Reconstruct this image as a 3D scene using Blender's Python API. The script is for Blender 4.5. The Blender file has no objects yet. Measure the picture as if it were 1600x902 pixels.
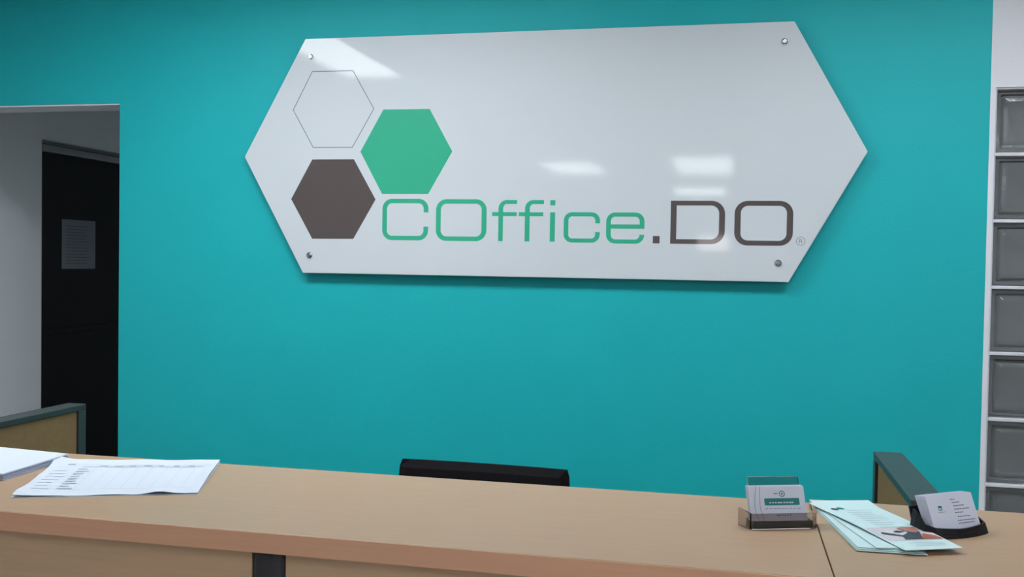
import bpy, bmesh, math, random
from mathutils import Vector, Matrix, Euler
random.seed(7)
S = bpy.context.scene
C = S.collection

# ------------------------------------------------------------------ camera
F_PX, YAW, PITCH, ROLL = 1527.446, 0.21904, 0.02565, 0.01634
CAM = Vector((0.0, -3.18912, 1.48788))
cam_d = bpy.data.cameras.new('camera'); cam = bpy.data.objects.new('camera', cam_d); C.objects.link(cam)
cam_d.sensor_width = 36.0; cam_d.lens = F_PX * 36.0 / 1600.0
cam_d.clip_start = 0.02; cam_d.clip_end = 100
_f0 = Vector((-math.sin(YAW), math.cos(YAW), 0)); _r0 = Vector((math.cos(YAW), math.sin(YAW), 0)); _u0 = Vector((0, 0, 1))
_f = _f0 * math.cos(PITCH) - _u0 * math.sin(PITCH); _u = _u0 * math.cos(PITCH) + _f0 * math.sin(PITCH)
_r = _r0 * math.cos(ROLL) + _u * math.sin(ROLL); _u2 = _u * math.cos(ROLL) - _r0 * math.sin(ROLL)
cam.matrix_world = Matrix(((_r.x, _u2.x, -_f.x, CAM.x), (_r.y, _u2.y, -_f.y, CAM.y), (_r.z, _u2.z, -_f.z, CAM.z), (0, 0, 0, 1)))
S.camera = cam

# ------------------------------------------------------------------ world, exposure
w = bpy.data.worlds.new('world'); S.world = w; w.use_nodes = True
w.node_tree.nodes['Background'].inputs[0].default_value = (0.55, 0.62, 0.70, 1)
w.node_tree.nodes['Background'].inputs[1].default_value = 0.15
S.view_settings.view_transform = 'Standard'; S.view_settings.look = 'None'
S.view_settings.gamma = 1.0; S.view_settings.use_curve_mapping = False
S.view_settings.exposure = 0.0
LAMP_COLOR = (0.90, 0.96, 1.0, 1)
LAMP_STRENGTH = 14.0
CEIL = 2.60
# lamp centre x, y, size x, size y, strength factor
LAMPS = [(-2.04, -1.76, 0.34, 1.14, 0.55, 'left of the counter, near the passage'), (-1.25, -1.06, 1.50, 0.36, 1.35, 'above the office chair, along the teal wall'),
         (0.72, -1.06, 1.20, 0.36, 1.12, 'right of the sign, in front of the glass blocks'), (1.30, -4.30, 0.60, 1.20, 1.0, 'added out of view for frontal fill, right of the viewer'),  # second lamp here is unseen, added to light the front faces
         (2.45, -4.30, 0.60, 1.20, 0.8, 'added out of view for frontal fill, by the right hand wall'),  # unseen lamp, added to strengthen the frontal fill
         (2.0, -6.6, 0.60, 1.20, 1.0, 'added out of view for frontal fill, behind the viewer on the right'),  # also unseen, added as fill from the back of the room
         (-1.72, -7.75, 0.60, 1.50, 0.45, 'far behind on the left'), (-0.30, -7.6, 0.60, 2.0, 0.45, 'far behind in the middle'), (-0.45, -11.2, 0.70, 1.4, 0.6, 'farthest from the counter')]

# ------------------------------------------------------------------ materials
def lin(c):
    return tuple((v / 12.92 if v <= 0.04045 else ((v + 0.055) / 1.055) ** 2.4) for v in c)
def rgb(r, g, b): return lin((r / 255, g / 255, b / 255)) + (1.0,)
def mat(name, col, rough=0.5, spec=0.5, metal=0.0, trans=0.0, ior=1.45, var=0.0, vscale=8.0, stretch=(1, 1, 1),
        bump=0.0, bscale=200.0, emit=None, estr=0.0, coat=0.0, crough=0.05, alpha=1.0):
    m = bpy.data.materials.new(name); m.use_nodes = True
    nt = m.node_tree; p = nt.nodes['Principled BSDF']
    p.inputs['Base Color'].default_value = col; p.inputs['Roughness'].default_value = rough
    p.inputs['Specular IOR Level'].default_value = spec; p.inputs['Metallic'].default_value = metal
    p.inputs['Transmission Weight'].default_value = trans; p.inputs['IOR'].default_value = ior
    p.inputs['Coat Weight'].default_value = coat; p.inputs['Coat Roughness'].default_value = crough
    tc = nt.nodes.new('ShaderNodeTexCoord'); mp = nt.nodes.new('ShaderNodeMapping')
    mp.inputs['Scale'].default_value = stretch; nt.links.new(tc.outputs['Object'], mp.inputs['Vector'])
    if var:
        n = nt.nodes.new('ShaderNodeTexNoise'); n.inputs['Scale'].default_value = vscale; n.inputs['Detail'].default_value = 6
        nt.links.new(mp.outputs[0], n.inputs['Vector'])
        r = nt.nodes.new('ShaderNodeMapRange'); r.inputs['From Min'].default_value = 0.25; r.inputs['From Max'].default_value = 0.75
        r.inputs['To Min'].default_value = 1 - var; r.inputs['To Max'].default_value = 1 + var
        nt.links.new(n.outputs['Fac'], r.inputs['Value'])
        x = nt.nodes.new('ShaderNodeMix'); x.data_type = 'RGBA'; x.blend_type = 'MULTIPLY'; x.inputs['Factor'].default_value = 1
        x.inputs['A'].default_value = col; nt.links.new(r.outputs[0], x.inputs['B'])
        nt.links.new(x.outputs['Result'], p.inputs['Base Color'])
    if bump:
        n2 = nt.nodes.new('ShaderNodeTexNoise'); n2.inputs['Scale'].default_value = bscale; n2.inputs['Detail'].default_value = 3
        nt.links.new(mp.outputs[0], n2.inputs['Vector'])
        b = nt.nodes.new('ShaderNodeBump'); b.inputs['Strength'].default_value = bump; b.inputs['Distance'].default_value = 0.002
        nt.links.new(n2.outputs['Fac'], b.inputs['Height']); nt.links.new(b.outputs[0], p.inputs['Normal'])
    if emit:
        p.inputs['Emission Color'].default_value = emit; p.inputs['Emission Strength'].default_value = estr
    return m

M = {}
M['teal'] = mat('teal_paint', rgb(21, 172, 177), 0.55, 0.35, var=0.03, vscale=3, bump=0.25, bscale=160)
M['white_wall'] = mat('white_paint', rgb(222, 222, 228), 0.7, 0.3, var=0.02, vscale=3, bump=0.2, bscale=120)
M['hall_wall'] = mat('hall_paint', rgb(232, 234, 238), 0.75, 0.2, var=0.03, vscale=2)
M['ceiling'] = mat('ceiling_white', rgb(215, 217, 220), 0.9, 0.1, var=0.02)
M['floor'] = mat('floor_tile', rgb(150, 145, 138), 0.4, 0.4, var=0.06, vscale=4)
M['mortar'] = mat('white_mortar', rgb(215, 214, 220), 0.8, 0.2, var=0.05, vscale=30, bump=0.3, bscale=90)
M['sign_white'] = mat('sign_white', rgb(203, 208, 213), 0.5, 0.3, var=0.01, vscale=2, coat=1.0, crough=0.045)
M['sign_green'] = mat('sign_green', rgb(44, 170, 134), 0.45, 0.3, var=0.02, coat=1.0, crough=0.045)
M['sign_brown'] = mat('sign_brown', rgb(82, 72, 71), 0.45, 0.3, var=0.03, coat=1.0, crough=0.045)
M['sign_line'] = mat('sign_line', rgb(92, 94, 98), 0.5, 0.3, var=0.02)
M['steel'] = mat('brushed_steel', rgb(185, 187, 190), 0.22, 0.5, 1.0, var=0.03, vscale=60)
M['wood'] = mat('beech_laminate', rgb(165, 136, 109), 0.38, 0.45, var=0.05, vscale=6, stretch=(1.2, 22, 22))
M['wood_edge'] = mat('beech_edge_band', rgb(226, 172, 140), 0.4, 0.4, var=0.04, vscale=6, stretch=(1.5, 30, 30))
M['wood_panel'] = mat('beech_front_panel', rgb(208, 174, 140), 0.45, 0.35, var=0.05, vscale=6, stretch=(1.2, 22, 22))
M['dark_post'] = mat('dark_grey_post', rgb(58, 57, 62), 0.4, 0.4, var=0.03)
M['rail'] = mat('grey_green_rail', rgb(54, 60, 61), 0.4, 0.4, var=0.03, vscale=20)
M['fabric'] = mat('tan_fabric', rgb(130, 110, 78), 0.9, 0.1, var=0.06, vscale=60, bump=0.5, bscale=500)
M['black_fabric'] = mat('black_fabric', rgb(11, 8, 13), 0.85, 0.2, var=0.08, vscale=60, bump=0.4, bscale=500)
M['black_plastic'] = mat('black_plastic', rgb(13, 9, 15), 0.5, 0.3, var=0.03)
M['door_dark'] = mat('dark_door', rgb(9, 8, 11), 0.45, 0.3, var=0.05, vscale=5, stretch=(8, 8, 1))
M['door_frame'] = mat('door_frame', rgb(150, 152, 156), 0.5, 0.3, var=0.03)
M['paper'] = mat('paper_white', rgb(192, 198, 209), 0.8, 0.2, var=0.012, vscale=20)
M['paper_edge'] = mat('paper_blueish', rgb(150, 158, 190), 0.8, 0.2, var=0.05, vscale=50)
M['note'] = mat('notice_paper', rgb(122, 128, 136), 0.8, 0.2, var=0.02)
M['ink'] = mat('ink_grey', rgb(150, 156, 172), 0.8, 0.2, var=0.05, vscale=80)
M['ink_dark'] = mat('ink_dark', rgb(95, 100, 110), 0.8, 0.2, var=0.05, vscale=80)
M['leaflet'] = mat('leaflet_mint', rgb(188, 210, 212), 0.45, 0.4, var=0.015, vscale=20)
M['card'] = mat('card_white', rgb(206, 209, 224), 0.6, 0.3, var=0.012, vscale=30)
M['card_teal'] = mat('card_teal', rgb(38, 120, 122), 0.6, 0.3, var=0.03)
M['photo_skin'] = mat('photo_skin', rgb(160, 110, 100), 0.5, 0.4, var=0.15, vscale=90)
M['photo_dark'] = mat('photo_dark', rgb(52, 62, 72), 0.5, 0.4, var=0.2, vscale=90)
M['photo_rust'] = mat('photo_rust', rgb(150, 82, 60), 0.5, 0.4, var=0.2, vscale=70)
M['photo_pale'] = mat('photo_pale', rgb(190, 184, 190), 0.5, 0.4, var=0.06, vscale=70)
M['acrylic'] = mat('smoky_acrylic', (0.62, 0.56, 0.54, 1), 0.03, 0.5, trans=1.0, ior=1.3, var=0.02)
M['acrylic_base'] = mat('dark_acrylic_base', rgb(44, 66, 66), 0.1, 0.5, var=0.1, vscale=40)
M['glass'] = mat('block_glass', (0.66, 0.68, 0.69, 1), 0.08, 0.5, trans=0.85, ior=1.45, var=0.06, vscale=14, bump=0.5, bscale=14)
M['lamp_body'] = mat('lamp_body', rgb(230, 230, 230), 0.5, 0.3, var=0.01)

def lamp_mat(f):
    m = mat('lamp_diffuser', (0.9, 0.9, 0.9, 1), 0.5, 0.2, var=0.01, emit=LAMP_COLOR, estr=LAMP_STRENGTH * f)
    return m

# ------------------------------------------------------------------ mesh helpers
def link(name, me, m, parent=None):
    o = bpy.data.objects.new(name, me); C.objects.link(o)
    if m is not None and not me.materials: me.materials.append(m)
    if parent is not None: o.parent = parent
    return o
def fin(bm, name, m, parent=None, smooth=False):
    bmesh.ops.recalc_face_normals(bm, faces=bm.faces[:])
    me = bpy.data.meshes.new(name); bm.to_mesh(me); bm.free()
    if smooth:
        for p in me.polygons: p.use_smooth = True
    return link(name, me, m, parent)
def bx(bm, x0, x1, y0, y1, z0, z1, bev=0.0, seg=2):
    r = bmesh.ops.create_cube(bm, size=1.0)
    vs = r['verts']
    for v in vs:
        v.co = Vector(((x0 + x1) / 2 + v.co.x * (x1 - x0), (y0 + y1) / 2 + v.co.y * (y1 - y0), (z0 + z1) / 2 + v.co.z * (z1 - z0)))
    if bev:
        es = list({e for v in vs for e in v.link_edges})
        bmesh.ops.bevel(bm, geom=es, offset=bev, segments=seg, affect='EDGES', profile=0.5)
def box(name, x0, x1, y0, y1, z0, z1, m, parent=None, bev=0.0, seg=2):
    bm = bmesh.new(); bx(bm, x0, x1, y0, y1, z0, z1, bev, seg)
    return fin(bm, name, m, parent)
def prism(bm, pts, d, flip=False):
    """pts: list of 3D points (planar polygon), d: extrude vector"""
    vs = [bm.verts.new(p) for p in pts]; f = bm.faces.new(vs)
    r = bmesh.ops.extrude_face_region(bm, geom=[f])
    bmesh.ops.translate(bm, vec=d, verts=[g for g in r['geom'] if isinstance(g, bmesh.types.BMVert)])
def cyl(bm, p0, p1, r0, r1=None, n=24):
    r1 = r0 if r1 is None else r1
    p0, p1 = Vector(p0), Vector(p1); d = p1 - p0
    q = d.to_track_quat('Z', 'Y').to_matrix().to_4x4()
    bmesh.ops.create_cone(bm, cap_ends=True, segments=n, radius1=r0, radius2=r1, depth=d.length,
                          matrix=Matrix.Translation((p0 + p1) / 2) @ q)
def empty(name, loc=(0, 0, 0), rz=0.0):
    o = bpy.data.objects.new(name, None); C.objects.link(o); o.location = loc; o.rotation_euler = (0, 0, rz)
    o.empty_display_size = 0.05
    return o
def tag(o, label, cat, group=None):
    o['label'] = label; o['category'] = cat
    if group: o['group'] = group
    return o
def struct(o, label=None):
    o['kind'] = 'structure'
    if label: o['label'] = label
    return o

# ------------------------------------------------------------------ room shell
WT = 0.13                                        # wall thickness
OPEN_X, OPEN_Z = -2.189, 2.051                   # right jamb and lintel of the passage
OPEN_L = -3.15
EDGE_X = 0.752                                   # where the teal paint ends
XL, XR, YR, YH = -3.2, 3.2, -13.0, 3.2
bm = bmesh.new()
bx(bm, OPEN_X, EDGE_X, 0, WT, 0, CEIL); bx(bm, XL, OPEN_X, 0, WT, OPEN_Z, CEIL)
struct(fin(bm, 'wall_back', M['teal']), 'teal painted wall carrying the sign, with passage opening at left')
bm = bmesh.new()
bx(bm, XL + .001, OPEN_X - .001, 0.004, WT - .002, OPEN_Z - .006, OPEN_Z - .0002)
struct(fin(bm, 'trim_1', M['white_wall']), 'white painted underside of the passage lintel')
# white wall to the right, with the opening for the glass blocks
BX0, BZ1, PITCH_B, NR, NCOL = 0.767, 2.0394, 0.2, 8, 2
bw = NCOL * PITCH_B; bz0 = BZ1 - NR * PITCH_B
bm = bmesh.new()
bx(bm, EDGE_X, BX0, 0, WT, 0, CEIL); bx(bm, BX0, BX0 + bw, 0, WT, BZ1, CEIL); bx(bm, BX0, BX0 + bw, 0, WT, 0, bz0)
bx(bm, BX0 + bw, XR, 0, WT, 0, CEIL)
struct(fin(bm, 'wall_white', M['white_wall']), 'white painted wall beside the teal wall, framing the glass blocks')
o = box('floor', XL - .1, XR + .1, YR - .1, YH + .1, -0.1, 0, M['floor']); struct(o, 'grey tiled floor')
o = box('ceiling', XL - .1, XR + .1, YR - .1, YH + .1, CEIL, CEIL + 0.1, M['ceiling']); struct(o, 'flat white ceiling')
struct(box('wall_left', XL - 0.1, XL, YR, 0.868, 0, CEIL, M['hall_wall']), 'white side wall running on into the passage')
bm = bmesh.new()
bx(bm, XL - 0.1, XL, 1.77, YH, 0, CEIL); bx(bm, XL - 0.1, XL, 0.868, 1.77, 2.04, CEIL)
struct(fin(bm, 'wall_passage', M['hall_wall']), 'white passage wall around and above the dark door')
struct(box('wall_right', XR, XR + 0.1, YR, YH, 0, CEIL, M['white_wall']), 'white side wall')
struct(box('wall_far', XL, XR, YH, YH + 0.1, 0, CEIL, M['hall_wall']), 'white wall at the end of the passage')
# ------- rear wall with a small lit window
bm = bmesh.new()
wx0, wx1, wz0, wz1 = -0.52, -0.02, 1.74, 1.98
bx(bm, XL, wx0, YR - .1, YR, 0, CEIL); bx(bm, wx1, XR, YR - .1, YR, 0, CEIL)
bx(bm, wx0, wx1, YR - .1, YR, 0, wz0); bx(bm, wx0, wx1, YR - .1, YR, wz1, CEIL)
struct(fin(bm, 'wall_rear', M['white_wall']), 'white wall behind the viewer')
M['daylight'] = mat('daylight_pane', (0.8, 0.85, 0.9, 1), 0.3, 0.3, var=0.01, emit=(1.0, 0.93, 0.88, 1), estr=5)
struct(box('window_2', wx0, wx1, YR - 0.06, YR - 0.05, wz0, wz1, M['daylight']), 'small bright window in rear wall')

# ------- passage door
d = empty('door_1', (XL, 1.319, 0)); struct(d, 'very dark door with pale frame in the passage wall')
y0, y1 = 0.868 - 1.319, 1.77 - 1.319
box('door_leaf', -0.045, -0.012, y0 + .002, y1 - .045, 0.005, 1.984, M['door_dark'], d)
box('door_rail', -0.013, -0.004, y0 + .006, y1 - .05, 1.105, 1.135, M['door_dark'], d, bev=.003)
box('frame_header', -0.06, 0.006, y0, y1, 1.986, 2.032, M['door_frame'], d, bev=.002)
box('frame_bead', -0.005, 0.014, y0, y1, 2.018, 2.024, M['sign_line'], d)
box('frame_bead', -0.005, 0.018, y0, y1, 2.032, 2.040, M['door_frame'], d, bev=.002)
box('frame_jamb', -0.06, 0.004, y1 - .045, y1, 0, 1.986, M['door_frame'], d, bev=.002)
n = empty('paper_notice', (XL - 0.0105, 1.16, 1.425)); tag(n, 'sheet of paper stuck on the dark passage door', 'notice')
box('sheet', 0, 0.0012, -0.135, 0.125, 0, 0.245, M['note'], n)
bm = bmesh.new()
for i in range(13):
    L = random.uniform(0.15, 0.20); bx(bm, 0.0012, 0.0016, -0.105, -0.105 + L, 0.025 + i * 0.0155, 0.029 + i * 0.0155)
fin(bm, 'printed_lines', M['sign_line'], n)

# ------- glass block window
win = box('window_1', BX0 + 0.001, BX0 + bw - 0.001, 0.055, 0.075, bz0 + 0.001, BZ1 - 0.001, M['mortar'])
bpy.data.objects.remove(win)
bm = bmesh.new()
J = 0.005                                          # half a joint
for i in range(NR + 1):
    z = BZ1 - i * PITCH_B
    za, zb = max(z - J, bz0 + .0005), min(z + J, BZ1 - .0005)
    bx(bm, BX0 + .0005, BX0 + bw - .0005, 0.004, WT - .004, za, zb, 0.0015, 1)
for j in range(NCOL + 1):
    x = BX0 + j * PITCH_B
    xa, xb = max(x - J, BX0 + .0005), min(x + J, BX0 + bw - .0005)
    bx(bm, xa, xb, 0.0045, WT - .0045, bz0 + .001, BZ1 - .001, 0.0015, 1)
win = fin(bm, 'window_1', M['mortar']); struct(win, 'glass block window with white mortar joints')
bm = bmesh.new()                                   # one block, front at y = 0
h = PITCH_B / 2 - J
def ring(hh, y, n=3, rr=0.006):
    vs = []
    for k, (sx, sz) in enumerate(((1, 1), (-1, 1), (-1, -1), (1, -1))):
        for a in range(n + 1):
            t = math.radians(90 * k + 90 * a / n)
            vs.append(bm.verts.new((sx * (hh - rr) + rr * math.cos(t), y, sz * (hh - rr) + rr * math.sin(t))))
    return vs
prof = [(h, 0.095), (h, 0.012), (h - .004, 0.008), (h - .013, 0.008), (h - .017, 0.015), (h - .024, 0.009), (h - .034, 0.007)]
rings = [ring(a, b) for a, b in prof]
for A, B in zip(rings, rings[1:]):
    for k in range(len(A)):
        bm.faces.new((A[k], A[(k + 1) % len(A)], B[(k + 1) % len(A)], B[k]))
bm.faces.new(rings[-1]); bm.faces.new(rings[0])
bmesh.ops.recalc_face_normals(bm, faces=bm.faces[:])
gme = bpy.data.meshes.new('glass_block'); bm.to_mesh(gme); bm.free(); gme.materials.append(M['glass'])
for j in range(NCOL):
    for i in range(NR):
        o = bpy.data.objects.new('glass_block', gme); C.objects.link(o); o.parent = win
        o.location = (BX0 + (j + .5) * PITCH_B, 0.012, BZ1 - (i + .5) * PITCH_B)

# ------------------------------------------------------------------ ceiling lights
for i, (lx, ly, sx, sy, f, pos) in enumerate(LAMPS):
    if f <= 0: continue
    t = empty('ceiling_light', (lx, ly, CEIL)); tag(t, 'white ceiling light panel ' + pos, 'ceiling light', 'ceiling lights')
    bm = bmesh.new()
    a, b = sx / 2, sy / 2; e = 0.012; D = 0.045
    bx(bm, -a - e, -a, -b - e, b + e, -D, 0); bx(bm, a, a + e, -b - e, b + e, -D, 0)
    bx(bm, -a, a, -b - e, -b, -D, 0); bx(bm, -a, a, b, b + e, -D, 0)
    fin(bm, 'housing', M['lamp_body'], t)
    box('diffuser', -a, a, -b, b, -0.022, -0.012, lamp_mat(f), t)
# unseen lamp added behind the wall to brighten passage and glass blocks
t = empty('ceiling_light', (-0.6, 1.7, CEIL)); tag(t, 'unseen ceiling light added behind the teal wall to brighten passage and glass blocks', 'ceiling light', 'ceiling lights')
bm = bmesh.new(); bx(bm, -.22, .22, -.22, .22, -.05, 0, .01, 1); fin(bm, 'housing', M['lamp_body'], t)
box('diffuser', -.2, .2, -.2, .2, -0.056, -0.0502, lamp_mat(1.6), t)

# ------------------------------------------------------------------ the sign
SX, SZ, SA, SB, SH = -0.6343, 1.8468, 0.8122, 1.0364, 0.4032
SY = -0.0355                                       # front face
sign = empty('wall_sign', (SX, 0, SZ)); tag(sign, 'white hexagonal company sign mounted on the teal wall', 'sign')
bm = bmesh.new()
hexp = [(-SA, SH), (SA, SH), (SB, 0), (SA, -SH), (-SA, -SH), (-SB, 0)]
prism(bm, [Vector((x, SY, z)) for x, z in hexp], Vector((0, 0.006, 0)))
bmesh.ops.bevel(bm, geom=bm.edges[:], offset=0.001, segments=2, affect='EDGES')
fin(bm, 'sign_panel', M['sign_white'], sign)
for x, z in [(-1.425, 2.188), (0.150, 2.189), (-1.422, 1.505), (0.146, 1.503)]:
    bm = bmesh.new(); x -= SX; z -= SZ
    cyl(bm, (x, 0.0, z), (x, SY + 0.003, z), 0.008)
    cyl(bm, (x, SY, z), (x, SY - 0.0035, z), 0.0105, 0.0105, 28)
    cyl(bm, (x, SY - 0.0035, z), (x, SY - 0.0065, z), 0.0098, 0.006, 28)
    fin(bm, 'standoff_bolt', M['steel'], sign)
PR = 0.0004                                        # thickness of the vinyl print
def flat(name, polys, m, parent, label=None):
    """polys: list of convex/simple polygons in world x,z on the face of the sign"""
    bm = bmesh.new()
    for p in polys:
        prism(bm, [Vector((x - SX, SY + 0.0001, z - SZ)) for x, z in p], Vector((0, -PR, 0)))
    o = fin(bm, name, m, parent)
    if label: o['label'] = label
    return o
HEX_G = [(-1.240, 1.861), (-1.159, 2.003), (-0.995, 2.002), (-0.914, 1.859), (-0.996, 1.717), (-1.160, 1.717)]
HEX_B = [(-1.493, 1.699), (-1.416, 1.8355), (-1.263, 1.835), (-1.183, 1.698), (-1.262, 1.563), (-1.413, 1.562)]
HEX_L = [(-1.490, 2.007), (-1.420, 2.139), (-1.270, 2.138), (-1.192, 2.006), (-1.269, 1.875), (-1.414, 1.876)]
flat('green_hexagon', [HEX_G], M['sign_green'], sign, 'solid green hexagon')
flat('brown_hexagon', [HEX_B], M['sign_brown'], sign, 'solid dark brown hexagon')
def outline(pts, wd):
    c = Vector((sum(p[0] for p in pts) / len(pts), sum(p[1] for p in pts) / len(pts)))
    inn = []
    for p in pts:
        v = Vector(p) - c; inn.append(c + v * (1 - wd / (v.length * 0.866)))
    n = len(pts)
    return [[pts[k], pts[(k + 1) % n], tuple(inn[(k + 1) % n]), tuple(inn[k])] for k in range(n)]
flat('outlined_hexagon', outline(HEX_L, 0.0022), M['sign_line'], sign, 'thin grey hexagon outline')
# lettering: rounded, extended sans capitals built from rounded rings
def rr_path(x0, x1, z0, z1, r, n=8, corners=(1, 1, 1, 1)):
    """counter-clockwise from middle right: TR, TL, BL, BR corners; returns list of corner arcs"""
    cs = [(x1 - r, z1 - r, 0), (x0 + r, z1 - r, 90), (x0 + r, z0 + r, 180), (x1 - r, z0 + r, 270)]
    out = []
    for k, (cx, cz, a0) in enumerate(cs):
        arc = []
        for a in range(n + 1):
            if corners[k]:
                t = math.radians(a0 + 90 * a / n); arc.append((cx + r * math.cos(t), cz + r * math.sin(t)))
            else:
                arc.append(((x1, z1), (x0, z1), (x0, z0), (x1, z0))[k])
        out.append(arc)
    return out
def ring_polys(x0, x1, z0, z1, r, tv, th, corners=(1, 1, 1, 1), gap=None):
    A = [p for arc in rr_path(x0, x1, z0, z1, r, corners=corners) for p in arc]
    B = [p for arc in rr_path(x0 + tv, x1 - tv, z0 + th, z1 - th, max(r - (tv + th) / 2, .003), corners=corners) for p in arc]
    n = len(A); qs = []
    for k in range(n):
        k2 = (k + 1) % n
        if k2 == 0 and gap:                        # the right side, from the bottom arm up to the top arm
            zb, zt = gap
            qs.append([A[k], (x1, zb), (x1 - tv, zb), B[k]]); qs.append([(x1, zt), A[0], B[0], (x1 - tv, zt)])
            continue
        q = [A[k], A[k2], B[k2], B[k]]
        u = []
        for p in q:
            if not u or (Vector(p) - Vector(u[-1])).length > 1e-6: u.append(p)
        if len(u) > 1 and (Vector(u[0]) - Vector(u[-1])).length < 1e-6: u.pop()
        if len(u) >= 3: qs.append(u)
    return qs
def rect(x0, x1, z0, z1): return [(x0, z0), (x1, z0), (x1, z1), (x0, z1)]
zb, zc = 1.5605, 1.6995
G, B_ = M['sign_green'], M['sign_brown']
flat('letter', ring_polys(-1.1578, -0.9944, zb, zc + .001, 0.034, 0.0168, 0.0148, gap=(1.607, 1.655)), G, sign)
flat('letter', ring_polys(-0.9677, -0.7925, zb - .0005, zc, 0.036, 0.0172, 0.0150), G, sign)
def letter_f(bx0, bx1, sx0, sx1, hx1):
    r, th = 0.028, 0.013; zt = 1.697
    ps = [rect(sx0, sx1, 1.561, zt - r), rect(bx0, sx0, 1.644, 1.657), rect(sx1, bx1, 1.644, 1.657), rect(sx0 + r, hx1, zt - th, zt)]
    cx, cz = sx0 + r, zt - r; tv = sx1 - sx0; n = 8
    for a in range(n):
        q = []
        for t, inn in ((a, 0), (a + 1, 0), (a + 1, 1), (a, 1)):
            an = math.radians(180 - 90 * t / n)
            ra, rb = (r, r) if not inn else (r - tv, r - th)
            q.append((cx + ra * math.cos(an), cz + rb * math.sin(an)))
        ps.append(q)
    return ps
flat('letter', letter_f(-0.7736, -0.6902, -0.7521, -0.7362, -0.6895), G, sign)
flat('letter', letter_f(-0.6832, -0.6009, -0.6626, -0.6462, -0.5995), G, sign)
flat('letter', [rect(-0.5785, -0.5617, 1.5612, 1.6570), rect(-0.5785, -0.5617, 1.680, 1.6968)], G, sign)
flat('letter', ring_polys(-0.5327, -0.4140, 1.5592, 1.6578, 0.027, 0.0155, 0.0135, gap=(1.594, 1.622)), G, sign)
eps = ring_polys(-0.3938, -0.2706, 1.5575, 1.6578, 0.029, 0.0155, 0.0135, gap=(1.5865, 1.6195))
eps.append(rect(-0.3938 + .0155, -0.2706, 1.6055, 1.6195))
flat('letter', eps, G, sign)
flat('letter', [rect(-0.2432, -0.2217, 1.5595, 1.5829)], B_, sign)
flat('letter', ring_polys(-0.1882, -0.0186, 1.5590, 1.6958, 0.042, 0.0185, 0.0148, corners=(1, 0, 0, 1)), B_, sign)
flat('letter', ring_polys(0.0103, 0.1879, 1.5562, 1.6960, 0.040, 0.0190, 0.0155), B_, sign)
rc = (0.2117, 1.5712)
rg = []
for k in range(24):
    a, b = math.radians(15 * k), math.radians(15 * k + 15)
    rg.append([(rc[0] + R * math.cos(t), rc[1] + R * math.sin(t)) for R, t in ((.0137, a), (.0137, b), (.0124, b), (.0124, a))])
x, z = rc
rg += [rect(x - .0045, x - .003, z - .0065, z + .0065), rect(x - .003, x + .002, z + .005, z + .0065), rect(x - .003, x + .002, z - .0008, z + .0007),
       rect(x + .002, x + .0037, z + .0005, z + .0055), [(x + .0005, z - .0008), (x + .0022, z - .0008), (x + .0052, z - .0065), (x + .0034, z - .0065)]]
flat('registered_mark', rg, M['sign_line'], sign, 'small circled R mark')

# ------------------------------------------------------------------ reception desk
ZC, ZT = 1.10, 1.0702
YF, YB = -1.9198, -1.5096
SEAM = 0.1368
ct = empty('counter_top', (-1.0, -1.71, ZT)); tag(ct, 'long beech laminate counter top running along the front', 'counter top')
box('top_board', -1.4 + .0, SEAM + 1.0 - .0008, YF + 1.71 + .0012, YB + 1.71, 0, ZC - ZT, M['wood'], ct, bev=.0012)
box('edge_band', -1.4, SEAM + 1.0 - .0008, YF + 1.71, YF + 1.71 + .0012, 0.0004, ZC - ZT - .0008, M['wood_edge'], ct)
ct2 = empty('counter_top', (1.0, -1.70, ZT)); tag(ct2, 'beech laminate counter top at right, beyond the seam, under the leaflets', 'counter top')
bm = bmesh.new(); bx(bm, SEAM - 1.0 + .0008, 0.45, YF + 1.70 + .0012, -1.487 + 1.70, 0, ZC - ZT + .0006, .0012)
fin(bm, 'top_board', M['wood'], ct2)
box('edge_band', SEAM - 1.0 + .0008, 0.45, YF + 1.70, YF + 1.70 + .0012, 0.0004, ZC - ZT - .0004, M['wood_edge'], ct2)
desk = empty('reception_desk', (-0.5, -1.86, 0)); tag(desk, 'beech fronted reception desk with dark post under the counter tops', 'desk')
dx, dy = 0.5, 1.86
PF = -1.888
box('front_panel', -2.38 + dx, -0.672 + dx, PF + dy, PF + .02 + dy, 0.06, ZT, M['wood_panel'], desk, bev=.001)
box('front_panel', -0.619 + dx, 1.42 + dx, PF + dy, PF + .02 + dy, 0.06, ZT, M['wood_panel'], desk, bev=.001)
bm = bmesh.new(); bx(bm, -0.671 + dx, -0.620 + dx, PF - .008 + dy, PF + .045 + dy, 0, ZT, .016, 4); fin(bm, 'post', M['dark_post'], desk)
box('plinth', -2.36 + dx, 1.40 + dx, PF + .012 + dy, PF + .045 + dy, 0, 0.06, M['dark_post'], desk)
for x in (-2.36, 1.40):
    box('side_panel', x - .01 + dx, x + .01 + dx, PF + .02 + dy, -1.53 + dy, 0, ZT, M['wood_panel'], desk)

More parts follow.
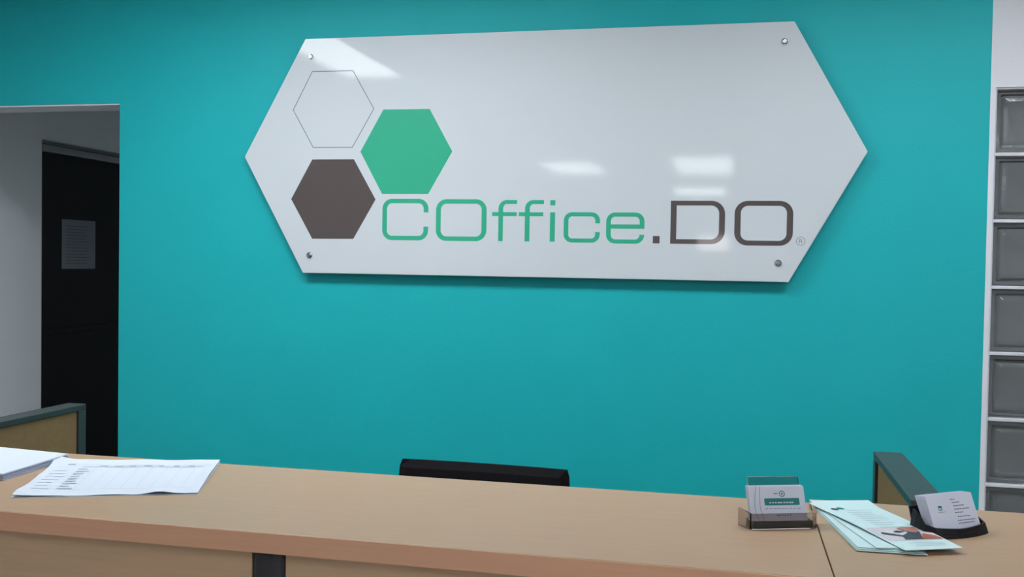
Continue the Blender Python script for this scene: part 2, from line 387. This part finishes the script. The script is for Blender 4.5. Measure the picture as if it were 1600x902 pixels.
# ------------------------------------------------------------------ side partitions
def partition(x0, x1, yf, yn, ztop, label):
    xc = (x0 + x1) / 2; L = yf - yn; t = (x1 - x0) / 2
    p = empty('partition_panel', (xc, (yf + yn) / 2, 0)); tag(p, label, 'partition', 'fabric partitions behind the counter')
    hy = L / 2
    box('fabric_panel', -t + .006, t - .006, -hy + .03, hy - .03, 0.05, ztop - .014, M['fabric'], p)
    box('top_rail', -t, t, -hy, hy, ztop - .015, ztop, M['rail'], p, bev=.002)
    box('end_post', -t, t, hy - .03, hy, 0, ztop - .015, M['rail'], p, bev=.002)
    box('end_post', -t, t, -hy, -hy + .03, 0, ztop - .015, M['rail'], p, bev=.002)
    box('bottom_rail', -t + .002, t - .002, -hy + .03, hy - .03, 0.0, .05, M['rail'], p)
partition(0.299, 0.356, -1.05, -1.4855, 1.11, 'short tan fabric partition with grey rail near black card holder')
partition(-1.657, -1.605, -0.985, -1.508, 1.11, 'tan fabric partition with grey rail beside the dark passage door')

# ------------------------------------------------------------------ chair
ch = empty('office_chair', (-0.631, -0.86, 0), math.radians(-1.5)); tag(ch, 'black office chair behind the counter, only backrest top showing', 'chair')
bm = bmesh.new()
ny, nz = 20, 24
def back_pt(u, v, side):
    wv = 0.231 + 0.008 * math.sin(v * math.pi)
    x = u * wv
    if v > 0.965: x = u * (wv - 0.005 * ((v - 0.965) / 0.035) ** 2)
    z = 0.52 + v * 0.435
    y = 0.14 + 0.04 * v - 0.010 * (u * u) + side * (0.024 * (1 - abs(u) ** 14) ** .5 * (1 - abs(2 * v - 1) ** 14) ** .5 + .004)
    return Vector((x, y, z))
grids = []
for side in (-1, 1):
    grids.append([[bm.verts.new(back_pt(-1 + 2 * i / ny, k / nz, side)) for i in range(ny + 1)] for k in range(nz + 1)])
for g in grids:
    for k in range(nz):
        for i in range(ny): bm.faces.new((g[k][i], g[k][i + 1], g[k + 1][i + 1], g[k + 1][i]))
a, b = grids
for i in range(ny):
    bm.faces.new((a[0][i], a[0][i + 1], b[0][i + 1], b[0][i])); bm.faces.new((a[nz][i], a[nz][i + 1], b[nz][i + 1], b[nz][i]))
for k in range(nz):
    bm.faces.new((a[k][0], a[k + 1][0], b[k + 1][0], b[k][0])); bm.faces.new((a[k][ny], a[k + 1][ny], b[k + 1][ny], b[k][ny]))
fin(bm, 'backrest', M['black_fabric'], ch)
bm = bmesh.new(); bx(bm, -.235, .235, -.33, .13, .43, .50, .03, 3); fin(bm, 'seat', M['black_fabric'], ch)
bm = bmesh.new(); bx(bm, -.03, .03, .10, .20, .40, .43, .006, 1); bx(bm, -.03, .03, .18, .205, .41, .72, .006, 1); fin(bm, 'back_bracket', M['black_plastic'], ch)
bm = bmesh.new(); cyl(bm, (0, -.08, .10), (0, -.08, .43), .025, .025, 16); fin(bm, 'gas_lift', M['black_plastic'], ch)
for k in range(5):
    an = math.radians(72 * k + 20); dxy = Vector((math.cos(an), math.sin(an), 0)); c0 = Vector((0, -.08, 0))
    bm = bmesh.new(); cyl(bm, c0 + Vector((0, 0, .10)), c0 + dxy * .28 + Vector((0, 0, .075)), .025, .016, 10)
    lg = fin(bm, 'base_leg', M['black_plastic'], ch)
    side = Vector((-dxy.y, dxy.x, 0)); e = c0 + dxy * .28
    bm = bmesh.new(); cyl(bm, e + side * .02 + Vector((0, 0, .03)), e - side * .02 + Vector((0, 0, .03)), .03, .03, 14)
    cyl(bm, e + Vector((0, 0, .03)), e + Vector((0, 0, .075)), .008, .008, 8)
    fin(bm, 'caster', M['black_plastic'], lg)

# ------------------------------------------------------------------ papers on the counter
def sheet_mesh(name, cs, nu, nv, zf, m, parent, thick=0.0006, z0=0.0):
    """cs: corners (u0v0,u1v0,u1v1,u0v1) in local xy; zf(u,v) height"""
    bm = bmesh.new(); c = [Vector(p) for p in cs]; lay = []
    for dz in (0, thick):
        lay.append([[None] * (nu + 1) for _ in range(nv + 1)])
        for k in range(nv + 1):
            for i in range(nu + 1):
                u, v = i / nu, k / nv
                p = c[0] * (1 - u) * (1 - v) + c[1] * u * (1 - v) + c[2] * u * v + c[3] * (1 - u) * v
                lay[-1][k][i] = bm.verts.new((p.x, p.y, z0 + zf(u, v) + dz))
    for g in lay:
        for k in range(nv):
            for i in range(nu): bm.faces.new((g[k][i], g[k][i + 1], g[k + 1][i + 1], g[k + 1][i]))
    A, B = lay
    for i in range(nu):
        bm.faces.new((A[0][i], A[0][i + 1], B[0][i + 1], B[0][i])); bm.faces.new((A[nv][i], A[nv][i + 1], B[nv][i + 1], B[nv][i]))
    for k in range(nv):
        bm.faces.new((A[k][0], A[k + 1][0], B[k + 1][0], B[k][0])); bm.faces.new((A[k][nu], A[k + 1][nu], B[k + 1][nu], B[k][nu]))
    return fin(bm, name, m, parent, smooth=False)
def printed(name, cs, zf, rects, m, parent, lift=0.0009, z0=0.0):
    """rects in sheet uv laid on the curved sheet"""
    bm = bmesh.new(); c = [Vector(p) for p in cs]
    def P(u, v):
        p = c[0] * (1 - u) * (1 - v) + c[1] * u * (1 - v) + c[2] * u * v + c[3] * (1 - u) * v
        return Vector((p.x, p.y, z0 + zf(u, v) + lift))
    for (u0, u1, v0, v1) in rects:
        n = max(1, int((u1 - u0) / 0.05)); nv = max(1, int((v1 - v0) / 0.06))
        for i in range(n):
            for k in range(nv):
                ua, ub = u0 + (u1 - u0) * i / n, u0 + (u1 - u0) * (i + 1) / n
                va, vb = v0 + (v1 - v0) * k / nv, v0 + (v1 - v0) * (k + 1) / nv
                bm.faces.new([bm.verts.new(P(ua, va)), bm.verts.new(P(ub, va)), bm.verts.new(P(ub, vb)), bm.verts.new(P(ua, vb))])
    return fin(bm, name, m, parent)
# printed sheet (two sheets, the upper one curling)
pc = Vector((-1.03, -1.67))
W = [(-1.112, -1.846), (-0.846, -1.741), (-0.938, -1.504), (-1.229, -1.588)]
lc = [(x - pc.x, y - pc.y) for x, y in W]
def zf1(u, v):
    z = 0.0012
    z += 0.010 * max(0, 1 - u / 0.16) ** 2 * max(0, (v - 0.72) / 0.28) ** 2          # raised far left corner
    z += 0.006 * max(0, 1 - u / 0.22) ** 2 * max(0, 1 - abs(v - 0.08) / 0.25)
    z += 0.004 * math.exp(-((u - 0.78) / 0.07) ** 2) * max(0, 1 - v / 0.22)            # wrinkle at the near edge
    z += 0.0012 * math.sin(u * 9 + v * 3) ** 2 + 0.0045 * max(0, (u - .93) / .07) * max(0, 1 - abs(v - .5) * 1.6)
    z += 0.003 * max(0, (v - 0.85) / 0.15)
    return z
ps = empty('printed_sheets', (pc.x, pc.y, ZC)); tag(ps, 'crumpled white sheets with a printed table, left end of counter', 'papers')
lower = [(lc[0][0] - .002, lc[0][1] - .003), (lc[1][0] + .001, lc[1][1] - .002), (lc[2][0] + .001, lc[2][1]), (lc[3][0], lc[3][1])]
sheet_mesh('sheet', lower, 12, 8, lambda u, v: 0.0002 + 0.0003 * math.sin(u * 7) ** 2, M['paper'], ps, 0.0005)
sheet_mesh('sheet', lc, 44, 30, zf1, M['paper'], ps, 0.0005)
rs = [(0.20 + .085 * k, 0.2012 + .085 * k, .14, .80) for k in range(1, 9)]
for k in range(7):
    v = .16 + k * .088
    rs.append((0.05, random.uniform(.12, .16), v, v + .010))
rs.append((.2, .93, .795, .802)); rs.append((.2, .93, .855, .858)); rs.append((.2, .93, .15, .153))
printed('table_lines', lc, zf1, rs, M['ink'], ps)
rs = []
for k in range(9):
    v = .17 + k * .068; rs.append((0.19, 0.19 + random.uniform(.05, .085), v, v + .026))
for k in range(7):
    u = .30 + k * .088; rs.append((u, u + random.uniform(.03, .06), .82, .84))
rs += [(.10, .145, .86, .885), (.74, .775, .815, .85), (.84, .87, .815, .845)]
printed('table_text', lc, zf1, rs, M['ink'], ps, .0010)

# thick stack of sheets, only its corner in the frame
st = empty('paper_stack', (-1.36, -1.665, ZC)); tag(st, 'thick stack of white paper at far left end of counter', 'papers')
for k in range(14):
    top = k == 13
    jx, jy = random.uniform(-.0025, .0025), random.uniform(-.0025, .0025)
    gx = 0.000 - 0.0003 * k
    cs = [(0.150 + jx + gx, -0.082 + jy), (0.141 + jx + gx, 0.100 + jy), (-0.14 + jx, 0.132 + jy), (-0.131 + jx, -0.05 + jy)]
    cs = [cs[0], cs[1], cs[2], cs[3]]
    zz = 0.0002 + k * 0.00085
    def zf2(u, v, k=k): return 0.003 * (k / 13) * max(0, (u - .55) / .45) * max(0, 1 - v / .5) * 0 + .0
    sheet_mesh('sheet', cs, 4, 4, zf2, M['paper'] if k > 8 or k < 2 else (M['paper_edge'] if k in (7, 8) else M['paper']), st, 0.0008, zz)

# ------------------------------------------------------------------ leaflets
def leaflet(cs, z, label, printed_on=True, bend=0.0):
    px = sum(p[0] for p in cs) / 4; py = sum(p[1] for p in cs) / 4
    o = empty('leaflet', (px, py, ZC + .0006)); tag(o, label, 'leaflet', 'fanned leaflets on the counter')
    L = [(x - px, y - py) for x, y in cs]
    zf = lambda u, v: bend * math.sin(v * math.pi) ** 2 * 1.0 + 0.0012 * (1 - v) ** 2
    sheet_mesh('sheet', L, 6, 16, zf, M['leaflet'], o, 0.0008, z)
    if printed_on:
        rs = [(.36, .80, .80, .806)]
        for k in range(8):
            v = .74 - k * .048; rs.append((.30, .30 + random.uniform(.30, .48), v, v + .006))
        rs += [(.28, .9, .11, .114), (.36, .86, .085, .089), (.30, .82, .06, .064)]
        printed('text_lines', L, zf, rs, M['ink'], o, .0011, z)
        def poly(name, uv, m, lift):
            bm = bmesh.new(); c = [Vector(p) for p in L]
            vs = []
            for u, v in uv:
                p = c[0] * (1 - u) * (1 - v) + c[1] * u * (1 - v) + c[2] * u * v + c[3] * (1 - u) * v
                vs.append(bm.verts.new((p.x, p.y, z + zf(u, v) + lift)))
            bm.faces.new(vs); fin(bm, name, m, o)
        poly('logo', [(.15, .82), (.20, .80), (.26, .82), (.26, .845), (.20, .86), (.15, .845)], M['photo_dark'], .0011)
        poly('logo', [(.27, .835), (.32, .82), (.38, .835), (.38, .865), (.32, .88), (.27, .865)], M['card_teal'], .0011)
        poly('photo', [(.04, .16), (.98, .16), (.98, .40), (.04, .40)], M['photo_pale'], .0011)
        poly('photo_figure', [(.33, .17), (.64, .17), (.80, .30), (.72, .34), (.55, .28), (.40, .24)], M['photo_dark'], .0016)
        poly('photo_figure', [(.60, .30), (.72, .28), (.83, .33), (.84, .385), (.66, .395), (.52, .37)], M['photo_skin'], .0020)
        poly('photo_table', [(.64, .17), (.97, .17), (.95, .22), (.80, .27), (.74, .24)], M['photo_rust'], .0017)
        poly('photo_laptop', [(.12, .28), (.16, .31), (.44, .235), (.40, .22)], M['photo_dark'], .0018)
        poly('photo_laptop', [(.36, .31), (.44, .29), (.56, .31), (.46, .33)], M['photo_dark'], .0018)
    return o
# corners: near left, near right, far right, far left
leaflet([(0.1775, -1.787), (0.270, -1.784), (0.236, -1.490), (0.136, -1.520)], 0.0002, 'mint leaflet at the bottom of the fanned pile', False)
leaflet([(0.1785, -1.784), (0.266, -1.781), (0.232, -1.493), (0.137, -1.521)], 0.0016, 'mint leaflet second from the bottom of the fanned pile', False)
leaflet([(0.1800, -1.781), (0.260, -1.776), (0.230, -1.492), (0.138, -1.521)], 0.0030, 'mint leaflet third from the bottom of the fanned pile', False)
leaflet([(0.2040, -1.782), (0.288, -1.764), (0.2315, -1.490), (0.1365, -1.520)], 0.0044, 'mint leaflet just under the topmost one in the pile', False)
leaflet([(0.2395, -1.791), (0.3195, -1.757), (0.2280, -1.516), (0.1325, -1.545)], 0.0062, 'topmost mint leaflet with printed photo and small logo', True, 0.002)

# ------------------------------------------------------------------ card holder of smoky acrylic
A1 = math.radians(20)
hold = empty('card_holder', (0.0865, -1.6935, ZC), A1); tag(hold, 'smoky clear acrylic card holder left of the leaflets', 'card holder')
hw = 0.0495
box('base', -hw + .003, hw - .003, .0035, .030, 0, .011, M['acrylic_base'], hold, bev=.0008)
box('front_lip', -hw, hw, 0, .0028, 0, .0235, M['acrylic'], hold, bev=.0005)
def slab(name, pts, d, m, parent):
    bm = bmesh.new(); prism(bm, [Vector(p) for p in pts], Vector(d)); return fin(bm, name, m, parent)
for s in (-1, 1):
    f = s * 0.008
    slab('side_wing', [(s * hw, .003, 0), (s * hw + f, .030, 0), (s * hw + f, .030, .0265), (s * hw, .003, .0235)], (s * .0025, 0, 0), M['acrylic'], hold)
lean = math.radians(22)
slab('back_plate', [(-hw + .013, .0300, 0), (hw - .005, .0300, 0), (hw - .005, .0300 + math.tan(lean) * .066, .066), (-hw + .013, .0300 + math.tan(lean) * .066, .066)], (0, .0025, 0), M['acrylic'], hold)

def card_mesh(name, cw, chh, th):
    bm = bmesh.new(); bx(bm, -cw / 2, cw / 2, 0, th, 0, chh)
    me = bpy.data.meshes.new(name); bm.to_mesh(me); bm.free(); me.materials.append(M['card']); return me
def card_at(me, base, lx, ly, lz, rz, lean, label, group, roll=0.0):
    o = bpy.data.objects.new('business_card', me); C.objects.link(o)
    c, s = math.cos(base[2]), math.sin(base[2])
    o.location = (base[0] + c * lx - s * ly, base[1] + s * lx + c * ly, ZC + lz)
    o.rotation_euler = Euler((-lean, roll, base[2] + rz), 'XYZ')
    return tag(o, label, 'business card', group)
def on_card(name, parent, polys, m, lift=0.0002):
    bm = bmesh.new()
    for p in polys:
        bm.faces.new([bm.verts.new((x, -lift, z)) for x, z in p])
    return fin(bm, name, m, parent)
def crect(x0, x1, z0, z1): return [(x0, z0), (x1, z0), (x1, z1), (x0, z1)]
CW, CHH = 0.087, 0.0505
me1 = card_mesh('business_card', CW, CHH, 0.0011)
base1 = (0.0865, -1.6935, A1)
NC1 = 8
for k in range(NC1):
    lab = 'front business card with teal bar, in the smoky acrylic holder' if k == 0 else 'plain white business card stacked behind the teal bar card'
    o = card_at(me1, base1, -0.0045 + random.uniform(-.0006, .0006) * (k > 0) - .0002 * k * 0, 0.0055 + k * .00135, 0.0115, 0, lean, lab, None if k == 0 else 'cards in the acrylic holder')
    if k == 0: c1 = o
rb = [p for arc in rr_path(-.0205, .0345, .0225, .0330, .0018, 4) for p in arc]
on_card('teal_bar', c1, [rb], M['card_teal'])
on_card('bar_text', c1, [crect(-.013 + i * .0044, -.013 + i * .0044 + random.uniform(.0026, .004), .0255, .0273) for i in range(9)], M['card'], .0003)
circ = lambda x, z, r, n=20: [(x + r * math.cos(2 * math.pi * i / n), z + r * math.sin(2 * math.pi * i / n)) for i in range(n)]
rg = []
for k in range(20):
    a, b = 2 * math.pi * k / 20, 2 * math.pi * (k + 1) / 20
    rg.append([(.0085 + R * math.cos(t), .0395 + R * math.sin(t)) for R, t in ((.0046, a), (.0046, b), (.0033, b), (.0033, a))])
star = [(.0085 + (.0024 if i % 2 == 0 else .001) * math.cos(math.pi * i / 5 + math.pi / 2), .0395 + (.0024 if i % 2 == 0 else .001) * math.sin(math.pi * i / 5 + math.pi / 2)) for i in range(10)]
on_card('round_logo', c1, rg + [star], M['card_teal'])
on_card('small_text', c1, [crect(-.0045 + i * .0022, -.0028 + i * .0022, .0392, .0408) for i in range(3)] +
        [crect(-.020 + i * .0062, -.020 + i * .0062 + random.uniform(.003, .0055), .0172, .0180) for i in range(9)] +
        [crect(-.004 + i * .004, -.004 + i * .004 + random.uniform(.002, .0036), .0075, .0088) for i in range(6)], M['ink_dark'])
for (x0, bow, m) in ((-.0325, -.004, M['card_teal']), (-.0265, -.0015, M['ink_dark'])):
    ps_ = []
    for i in range(10):
        z0, z1 = i / 10, (i + 1) / 10
        f = lambda t: x0 + bow * math.sin(t * math.pi * .9 + .6) + .008 * max(0, .35 - t) ** 1
        ps_.append([(f(z0), z0 * CHH), (f(z0) + .0006, z0 * CHH), (f(z1) + .0006, z1 * CHH), (f(z1), z1 * CHH)])
    on_card('curved_line', c1, ps_, m)

# ------------------------------------------------------------------ black card holder
A2 = math.radians(35)
base2 = (0.334, -1.656, A2)
hold2 = empty('card_holder', (base2[0], base2[1], ZC + .0006), A2); tag(hold2, 'black plastic card holder with curved front, right of the leaflets', 'card holder')
bm = bmesh.new()
path = []                                          # U shaped wall: x, y, height
path += [(-.051, .040, .033), (-.055, .028, .031), (-.058, .016, .026), (-.061, .004, .019)]
for i in range(1, 12):
    t = i / 12; x = -.061 + .122 * t
    path.append((x, .004 - .020 * math.sin(math.pi * t) ** .45, .012 + .004 * abs(2 * t - 1)))
path += [(.061, .004, .013), (.058, .016, .021), (.055, .028, .028), (.051, .040, .031)]
out_b, out_t, in_t, in_b = [], [], [], []
for x, y, hh in path:
    n = Vector((x, (y - .03) * .9, 0)); n = n.normalized() if n.length else Vector((1, 0, 0))
    out_b.append(bm.verts.new((x + n.x * .002, y + n.y * .002, 0))); out_t.append(bm.verts.new((x - n.x * .003, y - n.y * .003, hh)))
    in_t.append(bm.verts.new((x - n.x * .0055, y - n.y * .0055, hh))); in_b.append(bm.verts.new((x - n.x * .006, y - n.y * .006, 0.0)))
for k in range(len(path) - 1):
    for A, B in ((out_b, out_t), (out_t, in_t), (in_t, in_b), (in_b, out_b)):
        bm.faces.new((A[k], A[k + 1], B[k + 1], B[k]))
for k in (0, -1): bm.faces.new((out_b[k], out_t[k], in_t[k], in_b[k]))
fin(bm, 'curved_wall', M['black_plastic'], hold2)
bm = bmesh.new(); prism(bm, [Vector((x * .97, y, 0.0002)) for x, y, hh in path], Vector((0, 0, .007))); fin(bm, 'base', M['black_plastic'], hold2)
slab('back_plate', [(-.049, .034, .004), (.049, .034, .004), (.049, .044, .036), (-.049, .044, .036)], (0, .003, 0), M['black_plastic'], hold2)
me2 = card_mesh('business_card', 0.090, 0.0505, 0.0011)
lean2 = math.radians(24)
NC2 = 9
for k in range(NC2):
    lab = 'front business card with small logo and text lines, in black holder' if k == 0 else 'plain white business card leaning behind the front one in black holder'
    o = card_at(me2, base2, 0.001 - .0005 * k, 0.0 + k * .0016, 0.0095, 0, lean2 + .006 * k, lab, None if k == 0 else 'cards in the black holder')
    if k == 0: c2 = o
on_card('logo', c2, [crect(-.0265, -.0195, .0285, .0350)], M['card_teal'])
on_card('logo', c2, [[(-.0255, .030), (-.021, .0295), (-.0215, .0315), (-.0255, .0325)]], M['card'], .0003)
tl = [crect(-.028, -.0150, .0255, .0262)]
for z, x0, x1 in ((.0420, .000, .010), (.0375, .002, .017), (.0325, .003, .024), (.0275, .003, .033), (.0225, .003, .019), (.0165, .006, .030), (.0110, .004, .038), (.0070, .004, .036)):
    x = x0
    while x < x1:
        L = random.uniform(.0025, .006); tl.append(crect(x, min(x + L, x1), z, z + .0012)); x += L + .0008
on_card('text_lines', c2, tl, M['ink_dark'])

# print too fine to pick apart
for o in bpy.data.objects:
    if o.parent is not None and o.name.split('.')[0] in ('table_text', 'table_lines', 'text_lines', 'small_text', 'printed_lines', 'bar_text'):
        o['kind'] = 'stuff'
